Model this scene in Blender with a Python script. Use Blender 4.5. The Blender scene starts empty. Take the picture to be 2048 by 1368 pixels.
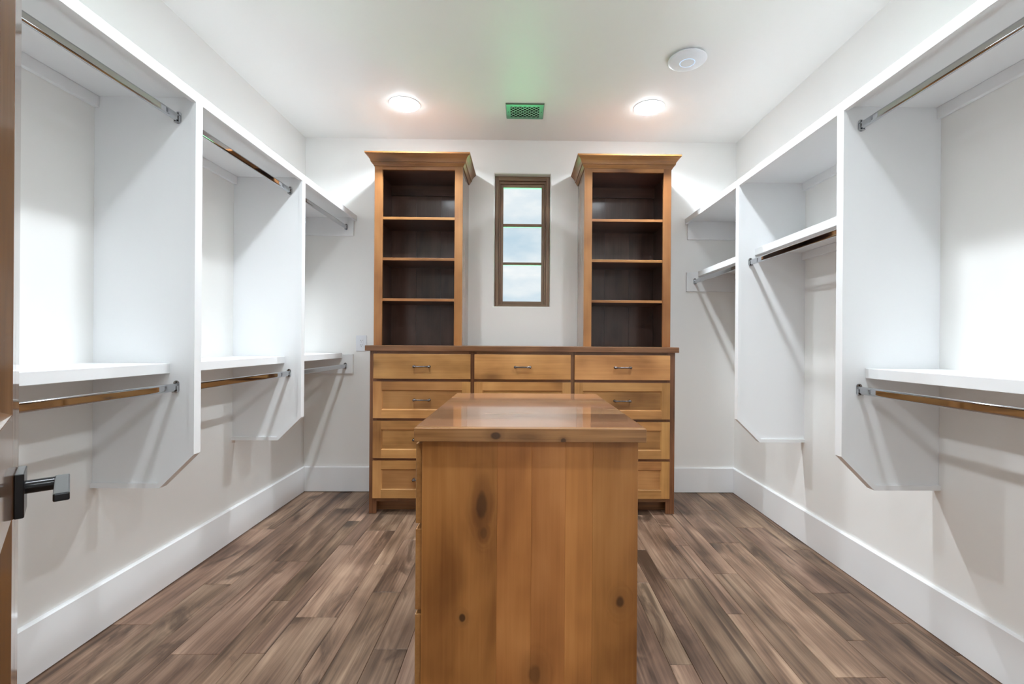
import bpy, bmesh, math, random
from mathutils import Matrix, Vector

random.seed(11)
SC = bpy.context.scene
COL = SC.collection

# ------------------------------------------------------------------ camera
cam_data = bpy.data.cameras.new('camera')
cam_data.sensor_fit = 'HORIZONTAL'
cam_data.sensor_width = 36.0
cam_data.lens = 36.0 * 930.0 / 2048.0
cam_data.shift_x = -28.5 / 2048.0
cam_data.shift_y = 0.1 / 2048.0
cam_data.clip_start = 0.01
cam = bpy.data.objects.new('camera', cam_data)
COL.objects.link(cam)
cam.matrix_world = (Matrix.Translation((0, 0, 1.15)) @ Matrix.Rotation(-0.0127, 4, 'Z')
                    @ Matrix.Rotation(math.pi / 2, 4, 'X') @ Matrix.Rotation(0.007, 4, 'Z'))
SC.camera = cam

# ------------------------------------------------------------------ view
SC.view_settings.view_transform = 'Standard'
SC.view_settings.look = 'None'
SC.view_settings.gamma = 1.0
SC.view_settings.use_curve_mapping = False
SC.view_settings.exposure = 0.37
LAMP_W = 10.0          # power of each recessed lamp
LAMP_COL = (0.84, 0.92, 0.985)
LENS = 34.0            # glow of the lamp lenses

# ------------------------------------------------------------------ sky
world = bpy.data.worlds.new('sky')
SC.world = world
world.use_nodes = True
wn = world.node_tree.nodes
wl = world.node_tree.links
wn.clear()
w_out = wn.new('ShaderNodeOutputWorld')
w_bg = wn.new('ShaderNodeBackground')
w_tc = wn.new('ShaderNodeTexCoord')
w_map = wn.new('ShaderNodeMapping')
w_map.inputs['Scale'].default_value = (1.0, 1.0, 2.6)
w_map.inputs['Location'].default_value = (0.35, 0.0, 0.62)
w_noise = wn.new('ShaderNodeTexNoise')
w_noise.inputs['Scale'].default_value = 3.2
w_noise.inputs['Detail'].default_value = 6.0
w_noise.inputs['Roughness'].default_value = 0.52
w_ramp = wn.new('ShaderNodeValToRGB')
w_ramp.color_ramp.elements[0].position = 0.40
w_ramp.color_ramp.elements[0].color = (0.54, 0.69, 0.80, 1)
w_ramp.color_ramp.elements[1].position = 0.58
w_ramp.color_ramp.elements[1].color = (0.98, 0.98, 0.97, 1)
w_bg.inputs['Strength'].default_value = 0.82
w_sep = wn.new('ShaderNodeSeparateXYZ')
w_elev = wn.new('ShaderNodeMath')          # paler towards the horizon
w_elev.operation = 'MULTIPLY_ADD'
w_elev.inputs[1].default_value = -0.55
w_elev.inputs[2].default_value = 0.115
w_sum = wn.new('ShaderNodeMath')
w_sum.operation = 'ADD'
wl.new(w_tc.outputs['Generated'], w_map.inputs['Vector'])
wl.new(w_tc.outputs['Generated'], w_sep.inputs[0])
wl.new(w_sep.outputs['Z'], w_elev.inputs[0])
wl.new(w_map.outputs['Vector'], w_noise.inputs['Vector'])
wl.new(w_noise.outputs['Fac'], w_sum.inputs[0])
wl.new(w_elev.outputs[0], w_sum.inputs[1])
wl.new(w_sum.outputs[0], w_ramp.inputs['Fac'])
wl.new(w_ramp.outputs['Color'], w_bg.inputs['Color'])
wl.new(w_bg.outputs['Background'], w_out.inputs['Surface'])

# ------------------------------------------------------------------ sun on the lawn behind the house
sun_data = bpy.data.lights.new('sun', 'SUN')
sun_data.energy = 125.0
sun_data.angle = 0.01
sun_data.color = (1.0, 0.97, 0.93)
sun = bpy.data.objects.new('sun', sun_data)
COL.objects.link(sun)
sun.rotation_euler = (math.radians(48), 0, math.radians(12))
sun['kind'] = 'helper'

# ------------------------------------------------------------------ dimensions (metres)
XL, XR = -1.650, 1.657          # side walls
YF, D = 0.200, 3.571            # front wall and back wall
H = 2.699                       # ceiling
Y1, Y2 = 1.807, 2.681           # near faces of the divider panels' edge trims

# ------------------------------------------------------------------ materials
def new_mat(name):
    m = bpy.data.materials.new(name)
    m.use_nodes = True
    nt = m.node_tree
    return m, nt, nt.nodes['Principled BSDF']


def plain(name, col, rough=0.5, metal=0.0, spec=0.5, bump=0.0, bump_scale=200.0, coat=0.0):
    m, nt, b = new_mat(name)
    b.inputs['Base Color'].default_value = (*col, 1)
    b.inputs['Roughness'].default_value = rough
    b.inputs['Metallic'].default_value = metal
    b.inputs['Specular IOR Level'].default_value = spec
    b.inputs['Coat Weight'].default_value = coat
    tc = nt.nodes.new('ShaderNodeTexCoord')
    nz = nt.nodes.new('ShaderNodeTexNoise')
    nz.inputs['Scale'].default_value = bump_scale
    nz.inputs['Detail'].default_value = 3
    nt.links.new(tc.outputs['Object'], nz.inputs['Vector'])
    if bump > 0:
        bp = nt.nodes.new('ShaderNodeBump')
        bp.inputs['Strength'].default_value = bump
        bp.inputs['Distance'].default_value = 0.002
        nt.links.new(nz.outputs['Fac'], bp.inputs['Height'])
        nt.links.new(bp.outputs['Normal'], b.inputs['Normal'])
    # slight unevenness of the gloss
    mr = nt.nodes.new('ShaderNodeMapRange')
    mr.inputs['To Min'].default_value = max(0.02, rough * 0.85)
    mr.inputs['To Max'].default_value = min(1.0, rough * 1.15)
    nz2 = nt.nodes.new('ShaderNodeTexNoise')
    nz2.inputs['Scale'].default_value = 6.0
    nt.links.new(tc.outputs['Object'], nz2.inputs['Vector'])
    nt.links.new(nz2.outputs['Fac'], mr.inputs['Value'])
    nt.links.new(mr.outputs['Result'], b.inputs['Roughness'])
    return m


def emitter(name, col, strength):
    m = bpy.data.materials.new(name)
    m.use_nodes = True
    nt = m.node_tree
    nt.nodes.clear()
    o = nt.nodes.new('ShaderNodeOutputMaterial')
    e = nt.nodes.new('ShaderNodeEmission')
    e.inputs['Color'].default_value = (*col, 1)
    e.inputs['Strength'].default_value = strength
    nt.links.new(e.outputs[0], o.inputs['Surface'])
    return m


def wood(name, axis, dark, mid, light, rough=0.3, knot_scale=3.2, knot_gate=0.62, knot_size=0.13,
         vary=(0.86, 1.12), hue_vary=0.005, fine=0.35, blotch=0.3, coat=0.0, coat_rough=0.10, coat_ior=1.5, knots=(), knot_plane='XZ',
         fig_scale=7.0, random_offset=True, bump=0.05, knot_col=(0.05, 0.022, 0.010), stripes=0.0, smudge=0.0, stretch=0.13, ramp_w=0.145, spec=0.35):
    """Stained timber, grain along the given axis of the object."""
    m, nt, b = new_mat(name)
    N, L = nt.nodes, nt.links

    def math_(op, a, c=None, clamp=False):
        n = N.new('ShaderNodeMath')
        n.operation = op
        n.use_clamp = clamp
        for i, v in enumerate((a, c)):
            if v is None:
                continue
            if isinstance(v, (int, float)):
                n.inputs[i].default_value = v
            else:
                L.new(v, n.inputs[i])
        return n.outputs[0]

    tc = N.new('ShaderNodeTexCoord')
    oi = N.new('ShaderNodeObjectInfo')
    base = tc.outputs['Object']
    if random_offset:
        sc = N.new('ShaderNodeVectorMath')
        sc.operation = 'SCALE'
        sc.inputs[0].default_value = (31.0, 47.0, 59.0)
        L.new(oi.outputs['Random'], sc.inputs['Scale'])
        ad = N.new('ShaderNodeVectorMath')
        ad.operation = 'ADD'
        L.new(base, ad.inputs[0])
        L.new(sc.outputs[0], ad.inputs[1])
        vec = ad.outputs[0]
    else:
        vec = base

    ai = 'XYZ'.index(axis)

    def stretched(k):
        mp = N.new('ShaderNodeMapping')
        s = [1.0, 1.0, 1.0]
        s[ai] = k
        mp.inputs['Scale'].default_value = s
        L.new(vec, mp.inputs['Vector'])
        return mp.outputs['Vector']

    # knots
    vo = N.new('ShaderNodeTexVoronoi')
    vo.inputs['Scale'].default_value = knot_scale
    L.new(stretched(0.42), vo.inputs['Vector'])
    sep = N.new('ShaderNodeSeparateColor')
    L.new(vo.outputs['Color'], sep.inputs['Color'])
    gate = math_('GREATER_THAN', sep.outputs['Red'], knot_gate)
    near = N.new('ShaderNodeMapRange')
    near.inputs['From Min'].default_value = 0.42
    near.inputs['From Max'].default_value = 0.0
    L.new(vo.outputs['Distance'], near.inputs['Value'])
    near.clamp = True
    core = N.new('ShaderNodeMapRange')
    core.interpolation_type = 'SMOOTHSTEP'
    core.inputs['From Min'].default_value = knot_size
    core.inputs['From Max'].default_value = knot_size * 0.25
    L.new(vo.outputs['Distance'], core.inputs['Value'])
    kfac = math_('MULTIPLY', core.outputs[0], gate)
    kring = math_('MULTIPLY', math_('POWER', near.outputs[0], 2.2), gate)
    # knots at given places
    if knots:
        sx = N.new('ShaderNodeSeparateXYZ')
        wob = N.new('ShaderNodeTexNoise')
        wob.inputs['Scale'].default_value = 18.0
        L.new(base, wob.inputs['Vector'])
        wv = math_('MULTIPLY', math_('SUBTRACT', wob.outputs['Fac'], 0.5), 0.9)
        L.new(base, sx.inputs[0])
        for (ka, kb, ra, rb, amt) in knots:
            da = math_('DIVIDE', math_('SUBTRACT', sx.outputs[knot_plane[0]], ka), ra)
            db = math_('DIVIDE', math_('SUBTRACT', sx.outputs[knot_plane[1]], kb), rb)
            d2 = math_('SQRT', math_('ADD', math_('MULTIPLY', da, da), math_('MULTIPLY', db, db)))
            d2 = math_('ADD', d2, wv)
            c1 = N.new('ShaderNodeMapRange')
            c1.interpolation_type = 'SMOOTHSTEP'
            c1.inputs['From Min'].default_value = 1.05
            c1.inputs['From Max'].default_value = 0.55
            c1.inputs['To Max'].default_value = amt
            L.new(d2, c1.inputs['Value'])
            kfac = math_('MAXIMUM', kfac, c1.outputs[0])
            c2 = N.new('ShaderNodeMapRange')
            c2.interpolation_type = 'SMOOTHSTEP'
            c2.inputs['From Min'].default_value = 3.2
            c2.inputs['From Max'].default_value = 0.8
            L.new(d2, c2.inputs['Value'])
            kring = math_('MAXIMUM', kring, math_('MULTIPLY', c2.outputs[0], 0.7))

    # figure: broad bands along the grain, bent around the knots
    def noise(vecsock, scale, detail, distort=0.0, rough_=0.5):
        n = N.new('ShaderNodeTexNoise')
        n.inputs['Scale'].default_value = scale
        n.inputs['Detail'].default_value = detail
        n.inputs['Distortion'].default_value = distort
        n.inputs['Roughness'].default_value = rough_
        L.new(vecsock, n.inputs['Vector'])
        return n.outputs['Fac']

    bend = N.new('ShaderNodeVectorMath')
    bend.operation = 'SCALE'
    bend.inputs[0].default_value = (0.10, 0.10, 0.10)
    L.new(kring, bend.inputs['Scale'])
    bent = N.new('ShaderNodeVectorMath')
    bent.operation = 'ADD'
    L.new(stretched(stretch), bent.inputs[0])
    L.new(bend.outputs[0], bent.inputs[1])
    figure = noise(bent.outputs[0], fig_scale, 3.0, 0.7)
    fibre = noise(stretched(0.025), 95.0, 3.0, 0.0, 0.6)
    cloud = noise(vec, 2.6, 3.0, 0.3)
    fac = math_('ADD', math_('MULTIPLY', figure, 1.0 - fine - blotch),
                math_('ADD', math_('MULTIPLY', fibre, fine), math_('MULTIPLY', cloud, blotch)))
    if stripes > 0:
        wvn = N.new('ShaderNodeTexWave')
        wvn.wave_type = 'BANDS'
        wvn.bands_direction = {'X': 'Y', 'Y': 'X', 'Z': 'X'}[axis]
        wvn.inputs['Scale'].default_value = 26.0
        wvn.inputs['Distortion'].default_value = 9.0
        wvn.inputs['Detail'].default_value = 3.0
        wvn.inputs['Detail Scale'].default_value = 0.6
        L.new(bent.outputs[0], wvn.inputs['Vector'])
        fac = math_('ADD', math_('MULTIPLY', fac, 1 - stripes), math_('MULTIPLY', wvn.outputs['Fac'], stripes))
    ramp = N.new('ShaderNodeValToRGB')
    r = ramp.color_ramp
    r.elements[0].position = 0.5 - ramp_w
    r.elements[0].color = (*dark, 1)
    r.elements[1].position = 0.5 + ramp_w
    r.elements[1].color = (*light, 1)
    e = r.elements.new(0.5)
    e.color = (*mid, 1)
    L.new(fac, ramp.inputs['Fac'])
    hs = N.new('ShaderNodeHueSaturation')
    mr = N.new('ShaderNodeMapRange')
    mr.inputs['To Min'].default_value = vary[0]
    mr.inputs['To Max'].default_value = vary[1]
    L.new(oi.outputs['Random'], mr.inputs['Value'])
    L.new(mr.outputs[0], hs.inputs['Value'])
    mh = N.new('ShaderNodeMapRange')
    mh.inputs['To Min'].default_value = 0.5 - hue_vary
    mh.inputs['To Max'].default_value = 0.5 + hue_vary
    fr = math_('FRACT', math_('MULTIPLY', oi.outputs['Random'], 17.31))
    L.new(fr, mh.inputs['Value'])
    L.new(mh.outputs[0], hs.inputs['Hue'])
    L.new(ramp.outputs['Color'], hs.inputs['Color'])
    mx = N.new('ShaderNodeMixRGB')
    mx.inputs['Color2'].default_value = (*[0.5 * (a + c) for a, c in zip(dark, knot_col)], 1)
    L.new(math_('MULTIPLY', kring, 0.55), mx.inputs['Fac'])
    L.new(hs.outputs['Color'], mx.inputs['Color1'])
    if smudge > 0:          # dark mineral smudges and long splits in rustic boards
        sm = noise(stretched(0.30), 6.5, 5.0, 0.9, 0.62)
        sr = N.new('ShaderNodeMapRange')
        sr.interpolation_type = 'SMOOTHSTEP'
        sr.inputs['From Min'].default_value = 0.545
        sr.inputs['From Max'].default_value = 0.68
        L.new(sm, sr.inputs['Value'])
        sp = noise(stretched(0.03), 24.0, 2.0, 0.4, 0.5)
        sq = N.new('ShaderNodeMapRange')
        sq.inputs['From Min'].default_value = 0.62
        sq.inputs['From Max'].default_value = 0.70
        L.new(sp, sq.inputs['Value'])
        ms = N.new('ShaderNodeMixRGB')
        ms.inputs['Color2'].default_value = (*[0.8 * a for a in dark], 1)
        L.new(math_('MULTIPLY', math_('MAXIMUM', sr.outputs[0], sq.outputs[0]), smudge), ms.inputs['Fac'])
        L.new(mx.outputs[0], ms.inputs['Color1'])
        mx = ms
    mx2 = N.new('ShaderNodeMixRGB')
    mx2.inputs['Color2'].default_value = (*knot_col, 1)
    L.new(math_('MULTIPLY', kfac, 0.85), mx2.inputs['Fac'])
    L.new(mx.outputs[0], mx2.inputs['Color1'])
    L.new(mx2.outputs[0], b.inputs['Base Color'])
    b.inputs['Specular IOR Level'].default_value = spec
    b.inputs['Coat Weight'].default_value = coat
    b.inputs['Coat Roughness'].default_value = coat_rough
    b.inputs['Coat IOR'].default_value = coat_ior
    rr = N.new('ShaderNodeMapRange')
    rr.inputs['To Min'].default_value = max(0.03, rough - 0.06)
    rr.inputs['To Max'].default_value = rough + 0.06
    L.new(figure, rr.inputs['Value'])
    L.new(rr.outputs[0], b.inputs['Roughness'])
    bp = N.new('ShaderNodeBump')
    bp.inputs['Strength'].default_value = bump
    bp.inputs['Distance'].default_value = 0.002
    L.new(fibre, bp.inputs['Height'])
    L.new(bp.outputs['Normal'], b.inputs['Normal'])
    return m


M = {}
M['wall'] = plain('wall_paint', (0.925, 0.918, 0.895), 0.50, spec=0.35, bump=0.05, bump_scale=220)
M['ceiling'] = plain('ceiling_paint', (0.925, 0.918, 0.895), 0.42, spec=0.40, bump=0.03, bump_scale=180)
M['trim'] = plain('white_trim_paint', (0.915, 0.925, 0.935), 0.32, spec=0.45)
M['chrome'] = plain('chrome', (0.50, 0.51, 0.53), 0.05, metal=1.0)
M['pewter'] = plain('pewter', (0.17, 0.155, 0.15), 0.24, metal=1.0)
M['black_metal'] = plain('black_metal', (0.008, 0.009, 0.011), 0.22, spec=0.4)
M['vent_metal'] = plain('vent_metal', (0.20, 0.30, 0.25), 0.36, metal=1.0)
M['vent_wire'] = plain('vent_wire', (0.60, 0.66, 0.62), 0.40, metal=1.0)
M['plastic'] = plain('white_plastic', (0.84, 0.86, 0.90), 0.30)
M['dark'] = plain('dark_void', (0.010, 0.010, 0.010), 0.8)
M['lamp'] = emitter('lamp_lens', LAMP_COL, LENS)
M['ring'] = emitter('blue_ring', (0.55, 0.72, 1.0), 0.95)

AD, AM, AL = (0.265, 0.115, 0.034), (0.510, 0.244, 0.080), (0.690, 0.360, 0.130)
for ax in 'XYZ':
    M['alder_' + ax] = wood('alder_' + ax, ax, AD, AM, AL, rough=0.36, coat=0.15, coat_rough=0.16, fine=0.15, blotch=0.45, fig_scale=5.5, stretch=0.30, knot_size=0.17, knot_gate=0.25)
# darker, browner stain of the frames and of the bookcase insides
BD, BM_, BL = (0.090, 0.036, 0.014), (0.225, 0.098, 0.041), (0.370, 0.172, 0.078)
for ax in 'XYZ':
    M['brown_' + ax] = wood('brown_alder_' + ax, ax, BD, BM_, BL, rough=0.34, coat=0.3, coat_rough=0.14, stretch=0.2)
for ax in 'XYZ':
    M['case_' + ax] = wood('case_alder_' + ax, ax, *[(0.66 * c[0], 0.60 * c[1], 0.58 * c[2]) for c in (AD, AM, AL)], rough=0.36, coat=0.15,
                           coat_rough=0.16, fine=0.15, blotch=0.45, fig_scale=5.5, stretch=0.30, knot_size=0.17, knot_gate=0.25)
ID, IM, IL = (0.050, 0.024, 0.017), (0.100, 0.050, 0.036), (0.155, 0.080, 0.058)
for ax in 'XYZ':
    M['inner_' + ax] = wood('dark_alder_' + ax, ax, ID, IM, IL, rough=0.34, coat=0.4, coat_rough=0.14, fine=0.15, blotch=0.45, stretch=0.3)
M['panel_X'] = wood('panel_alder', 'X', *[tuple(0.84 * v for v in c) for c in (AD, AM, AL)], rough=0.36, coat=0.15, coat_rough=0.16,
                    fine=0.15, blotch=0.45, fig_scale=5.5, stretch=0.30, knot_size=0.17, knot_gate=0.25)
M['case_side'] = wood('case_side_alder', 'Z', BD, BM_, BL, rough=0.30, coat=1.0, coat_rough=0.10, coat_ior=1.9)
M['window_wood_X'] = wood('window_wood_X', 'X', (0.13, 0.075, 0.045), (0.26, 0.16, 0.10), (0.38, 0.26, 0.17), rough=0.30, coat=0.6)
M['window_wood_Z'] = wood('window_wood_Z', 'Z', (0.13, 0.075, 0.045), (0.26, 0.16, 0.10), (0.38, 0.26, 0.17), rough=0.30, coat=0.6)
M['top_wood'] = wood('island_top_alder', 'X', (0.2200, 0.0935, 0.0418), (0.3630, 0.1705, 0.0770), (0.4840, 0.2475, 0.1155),
                     rough=0.26, coat=1.0, coat_rough=0.05, coat_ior=2.0, fine=0.2, blotch=0.45, knot_size=0.07, vary=(0.92, 1.08))
M['door_Z'] = wood('door_alder_Z', 'Z', AD, (0.20, 0.092, 0.036), (0.29, 0.14, 0.058), rough=0.26, coat=1.0, coat_rough=0.06, knot_gate=0.75)
M['door_X'] = wood('door_alder_X', 'X', AD, (0.20, 0.092, 0.036), (0.29, 0.14, 0.058), rough=0.26, coat=1.0, coat_rough=0.06, knot_gate=0.75)
M['floor'] = wood('rustic_brown_floor', 'Y', (0.060, 0.034, 0.021), (0.195, 0.118, 0.077), (0.375, 0.250, 0.169),
                  rough=0.40, knot_scale=3.6, knot_gate=0.35, knot_size=0.24, vary=(0.80, 1.20), hue_vary=0.006,
                  fine=0.26, blotch=0.30, fig_scale=11.0, stretch=0.12, bump=0.12, ramp_w=0.13,
                  knot_col=(0.022, 0.016, 0.014), smudge=0.75)


def glass_mat():
    m = bpy.data.materials.new('window_glass')
    m.use_nodes = True
    nt = m.node_tree
    nt.nodes.clear()
    o = nt.nodes.new('ShaderNodeOutputMaterial')
    mix = nt.nodes.new('ShaderNodeMixShader')
    tr = nt.nodes.new('ShaderNodeBsdfTransparent')
    tr.inputs['Color'].default_value = (0.975, 0.985, 0.985, 1)
    gl = nt.nodes.new('ShaderNodeBsdfGlossy')
    gl.inputs['Roughness'].default_value = 0.01
    fz = nt.nodes.new('ShaderNodeFresnel')
    fz.inputs['IOR'].default_value = 1.35
    nt.links.new(fz.outputs[0], mix.inputs['Fac'])
    nt.links.new(tr.outputs[0], mix.inputs[1])
    nt.links.new(gl.outputs[0], mix.inputs[2])
    nt.links.new(mix.outputs[0], o.inputs['Surface'])
    return m


M['glass'] = glass_mat()


def lawn_mat():
    m, nt, b = new_mat('lawn')
    tc = nt.nodes.new('ShaderNodeTexCoord')
    n = nt.nodes.new('ShaderNodeTexNoise')
    n.inputs['Scale'].default_value = 0.8
    n.inputs['Detail'].default_value = 6
    r = nt.nodes.new('ShaderNodeValToRGB')
    r.color_ramp.elements[0].position = 0.3
    r.color_ramp.elements[0].color = (0.028, 0.17, 0.070, 1)
    r.color_ramp.elements[1].position = 0.7
    r.color_ramp.elements[1].color = (0.065, 0.30, 0.125, 1)
    nt.links.new(tc.outputs['Object'], n.inputs['Vector'])
    nt.links.new(n.outputs['Fac'], r.inputs['Fac'])
    nt.links.new(r.outputs['Color'], b.inputs['Base Color'])
    b.inputs['Roughness'].default_value = 0.9
    b.inputs['Specular IOR Level'].default_value = 0.1
    return m


M['lawn'] = lawn_mat()


# ------------------------------------------------------------------ mesh helpers (world coordinates)
def bm_box(x0, x1, y0, y1, z0, z1, bevel=0.0, seg=1, bm=None):
    b = bmesh.new()
    bmesh.ops.create_cube(b, size=1.0)
    bmesh.ops.scale(b, vec=(x1 - x0, y1 - y0, z1 - z0), verts=b.verts)
    bmesh.ops.translate(b, vec=((x0 + x1) / 2, (y0 + y1) / 2, (z0 + z1) / 2), verts=b.verts)
    if bevel > 0:
        bmesh.ops.bevel(b, geom=list(b.edges), offset=bevel, segments=seg, affect='EDGES', profile=0.5)
    if bm is None:
        return b
    me = bpy.data.meshes.new('tmp')
    b.to_mesh(me)
    b.free()
    bm.from_mesh(me)
    bpy.data.meshes.remove(me)
    return bm


def merge(*bms):
    out = bmesh.new()
    for b in bms:
        me = bpy.data.meshes.new('tmp')
        b.to_mesh(me)
        b.free()
        out.from_mesh(me)
        bpy.data.meshes.remove(me)
    return out


def bm_prism(pts, axis, a0, a1):
    """Extrude a closed polygon. axis 'Y': pts are (x, z); 'X': (y, z); 'Z': (x, y)."""
    b = bmesh.new()

    def P(p, a):
        if axis == 'Y':
            return (p[0], a, p[1])
        if axis == 'X':
            return (a, p[0], p[1])
        return (p[0], p[1], a)
    v0 = [b.verts.new(P(p, a0)) for p in pts]
    v1 = [b.verts.new(P(p, a1)) for p in pts]
    n = len(pts)
    b.faces.new(v0)
    b.faces.new(v1)
    for i in range(n):
        b.faces.new((v0[i], v0[(i + 1) % n], v1[(i + 1) % n], v1[i]))
    bmesh.ops.recalc_face_normals(b, faces=b.faces)
    return b


def bm_lathe(profile, seg=32, center=(0, 0, 0), axis='Z'):
    """profile: list of (r, h) from one end to the other; closed where r == 0."""
    b = bmesh.new()
    rings = []
    for (r, h) in profile:
        if r < 1e-7:
            rings.append([b.verts.new((0, 0, h))])
        else:
            rings.append([b.verts.new((r * math.cos(2 * math.pi * i / seg), r * math.sin(2 * math.pi * i / seg), h))
                          for i in range(seg)])
    for a, c in zip(rings[:-1], rings[1:]):
        for i in range(seg):
            j = (i + 1) % seg
            if len(a) == 1 and len(c) == 1:
                continue
            if len(a) == 1:
                b.faces.new((a[0], c[i], c[j]))
            elif len(c) == 1:
                b.faces.new((a[i], a[j], c[0]))
            else:
                b.faces.new((a[i], a[j], c[j], c[i]))
    for ring in (rings[0], rings[-1]):
        if len(ring) > 1:
            b.faces.new(ring)
    bmesh.ops.recalc_face_normals(b, faces=b.faces)
    if axis == 'Y':
        bmesh.ops.rotate(b, verts=b.verts, cent=(0, 0, 0), matrix=Matrix.Rotation(math.pi / 2, 3, 'X'))
    elif axis == 'X':
        bmesh.ops.rotate(b, verts=b.verts, cent=(0, 0, 0), matrix=Matrix.Rotation(math.pi / 2, 3, 'Y'))
    bmesh.ops.translate(b, verts=b.verts, vec=center)
    return b


def bm_ring(profile, seg, center):
    """A closed (r, h) profile swept round the vertical axis: a ring, open in the middle."""
    b = bmesh.new()
    cx_, cy_, cz_ = center
    rg_ = [[b.verts.new((cx_ + r_ * math.cos(2 * math.pi * i / seg), cy_ + r_ * math.sin(2 * math.pi * i / seg), cz_ + h_))
            for i in range(seg)] for r_, h_ in profile]
    for r0, r1 in zip(rg_, rg_[1:] + rg_[:1]):
        for i in range(seg):
            b.faces.new((r0[i], r0[(i + 1) % seg], r1[(i + 1) % seg], r1[i]))
    bmesh.ops.recalc_face_normals(b, faces=b.faces)
    return b


def bm_loft(rows):
    """Quads between consecutive rows of equally many points (open sheet closed into a solid by the rows' order)."""
    b = bmesh.new()
    V = [[b.verts.new(p) for p in row] for row in rows]
    for r0, r1 in zip(V[:-1], V[1:]):
        n = len(r0)
        for i in range(n):
            b.faces.new((r0[i], r0[(i + 1) % n], r1[(i + 1) % n], r1[i]))
    b.faces.new(V[0])
    b.faces.new(V[-1])
    bmesh.ops.recalc_face_normals(b, faces=b.faces)
    return b


def obj(name, bm, mat, parent=None, origin=(0, 0, 0), smooth=False):
    bmesh.ops.translate(bm, verts=bm.verts, vec=[-c for c in origin])
    me = bpy.data.meshes.new(name)
    bm.to_mesh(me)
    bm.free()
    if smooth:
        for p in me.polygons:
            p.use_smooth = True
        me.set_sharp_from_angle(angle=math.radians(38))
    if mat:
        me.materials.append(M[mat] if isinstance(mat, str) else mat)
    o = bpy.data.objects.new(name, me)
    COL.objects.link(o)
    if parent is not None:
        o.parent = parent
    else:
        o.location = origin
    return o


def thing(name, label, cat, loc, group=None, kind=None):
    o = bpy.data.objects.new(name, None)
    COL.objects.link(o)
    o.location = loc
    o.empty_display_size = 0.05
    o['label'] = label
    o['category'] = cat
    if group:
        o['group'] = group
    if kind:
        o['kind'] = kind
    return o


def part(root, name, bm, mat, parent=None, smooth=False, label=None):
    """A piece of a thing, given in world coordinates."""
    o = obj(name, bm, mat, parent or root, origin=tuple(root.location), smooth=smooth)
    if label:
        o['label'] = label
    return o


def struct(name, bm, mat, label, cat):
    o = obj(name, bm, mat)
    o['kind'] = 'structure'
    o['label'] = label
    o['category'] = cat
    return o


# ------------------------------------------------------------------ the room
# floor with every board of its own
floor = thing('floor', 'brown hardwood floor of mixed-width planks', 'floor', (0, 0, 0), kind='structure')
part(floor, 'subfloor', bm_box(XL - 0.02, XR + 0.02, YF - 0.12, D + 0.02, -0.06, -0.0125), 'dark')


def plank_bm(x0, x1, y0, y1):
    g, c = 0.0005, 0.0016
    x0, x1, y0, y1 = x0 + g, x1 - g, y0 + g, y1 - g
    ring = lambda i, z: [(x0 + i, y0 + i, z), (x1 - i, y0 + i, z), (x1 - i, y1 - i, z), (x0 + i, y1 - i, z)]
    return bm_loft([ring(0, -0.012), ring(0, -0.0012), ring(c, 0.0)])


x = XL - 0.01
prev_w = None
prev_ends = []
while x < XR + 0.005:
    w = random.choice([0.083, 0.127, 0.127, 0.178, 0.178])
    if w == prev_w == 0.178:
        w = 0.083
    prev_w = w
    x1 = min(x + w, XR + 0.01)
    if XR + 0.01 - x1 < 0.03:
        x1 = XR + 0.01
    y = YF - 0.10 - random.uniform(0.0, 0.9)
    ends = []
    while y < D:
        for _ in range(12):
            ln = random.uniform(0.55, 1.45)
            if all(abs(y + ln - e) > 0.18 for e in prev_ends):
                break
        y1 = y + ln
        if D - y1 < 0.25:
            y1 = D + 0.01
        a, c = max(y, YF - 0.10), min(y1, D + 0.01)
        if c - a > 0.02:
            o = part(floor, 'plank', plank_bm(x, x1, a, c), 'floor')
        ends.append(y1)
        y = y1
    prev_ends = ends
    x = x1

LXa, LXb = -0.767, 0.836
struct('ceiling', bm_box(XL - 0.12, XR + 0.12, YF - 0.12, D + 0.14, H, H + 0.12), 'ceiling',
       'flat white painted ceiling with recessed lights', 'ceiling')
struct('wall_left', bm_box(XL - 0.12, XL, YF - 0.12, D + 0.14, -0.06, H), 'wall',
       'warm white painted wall on the left behind the hanging rods', 'wall')
struct('wall_right', bm_box(XR, XR + 0.12, YF - 0.12, D + 0.14, -0.06, H), 'wall',
       'warm white painted wall on the right behind the hanging rods', 'wall')

# back wall with the window opening (rounded plaster arrises)
WX0, WX1, WZ0, WZ1 = -0.205, 0.224, 1.423, 2.441
WT = 0.14


def wall_with_hole(x0, x1, z0, z1, hx0, hx1, hz0, hz1, y0, y1, r):
    b = bmesh.new()

    def ring(yv, a):
        return [b.verts.new((hx0 - a, yv, hz0 - a)), b.verts.new((hx1 + a, yv, hz0 - a)),
                b.verts.new((hx1 + a, yv, hz1 + a)), b.verts.new((hx0 - a, yv, hz1 + a))]

    def outer(yv):
        return [b.verts.new((x0, yv, z0)), b.verts.new((x1, yv, z0)), b.verts.new((x1, yv, z1)), b.verts.new((x0, yv, z1))]
    rows = [outer(y0)]
    steps = 5
    for i in range(steps + 1):
        t = (math.pi / 2) * i / steps
        rows.append(ring(y0 + r * (1 - math.cos(t)), r * (1 - math.sin(t))))
    rows.append(ring(y1, 0))
    rows.append(outer(y1))
    rows.append(rows[0])
    for r0, r1 in zip(rows[:-1], rows[1:]):
        for i in range(4):
            b.faces.new((r0[i], r0[(i + 1) % 4], r1[(i + 1) % 4], r1[i]))
    bmesh.ops.recalc_face_normals(b, faces=b.faces)
    return b


struct('wall_back', wall_with_hole(XL, XR, -0.06, H, WX0, WX1, WZ0, WZ1, D, D + WT, 0.010), 'wall',
       'warm white painted end wall with the small tall window', 'wall')

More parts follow.
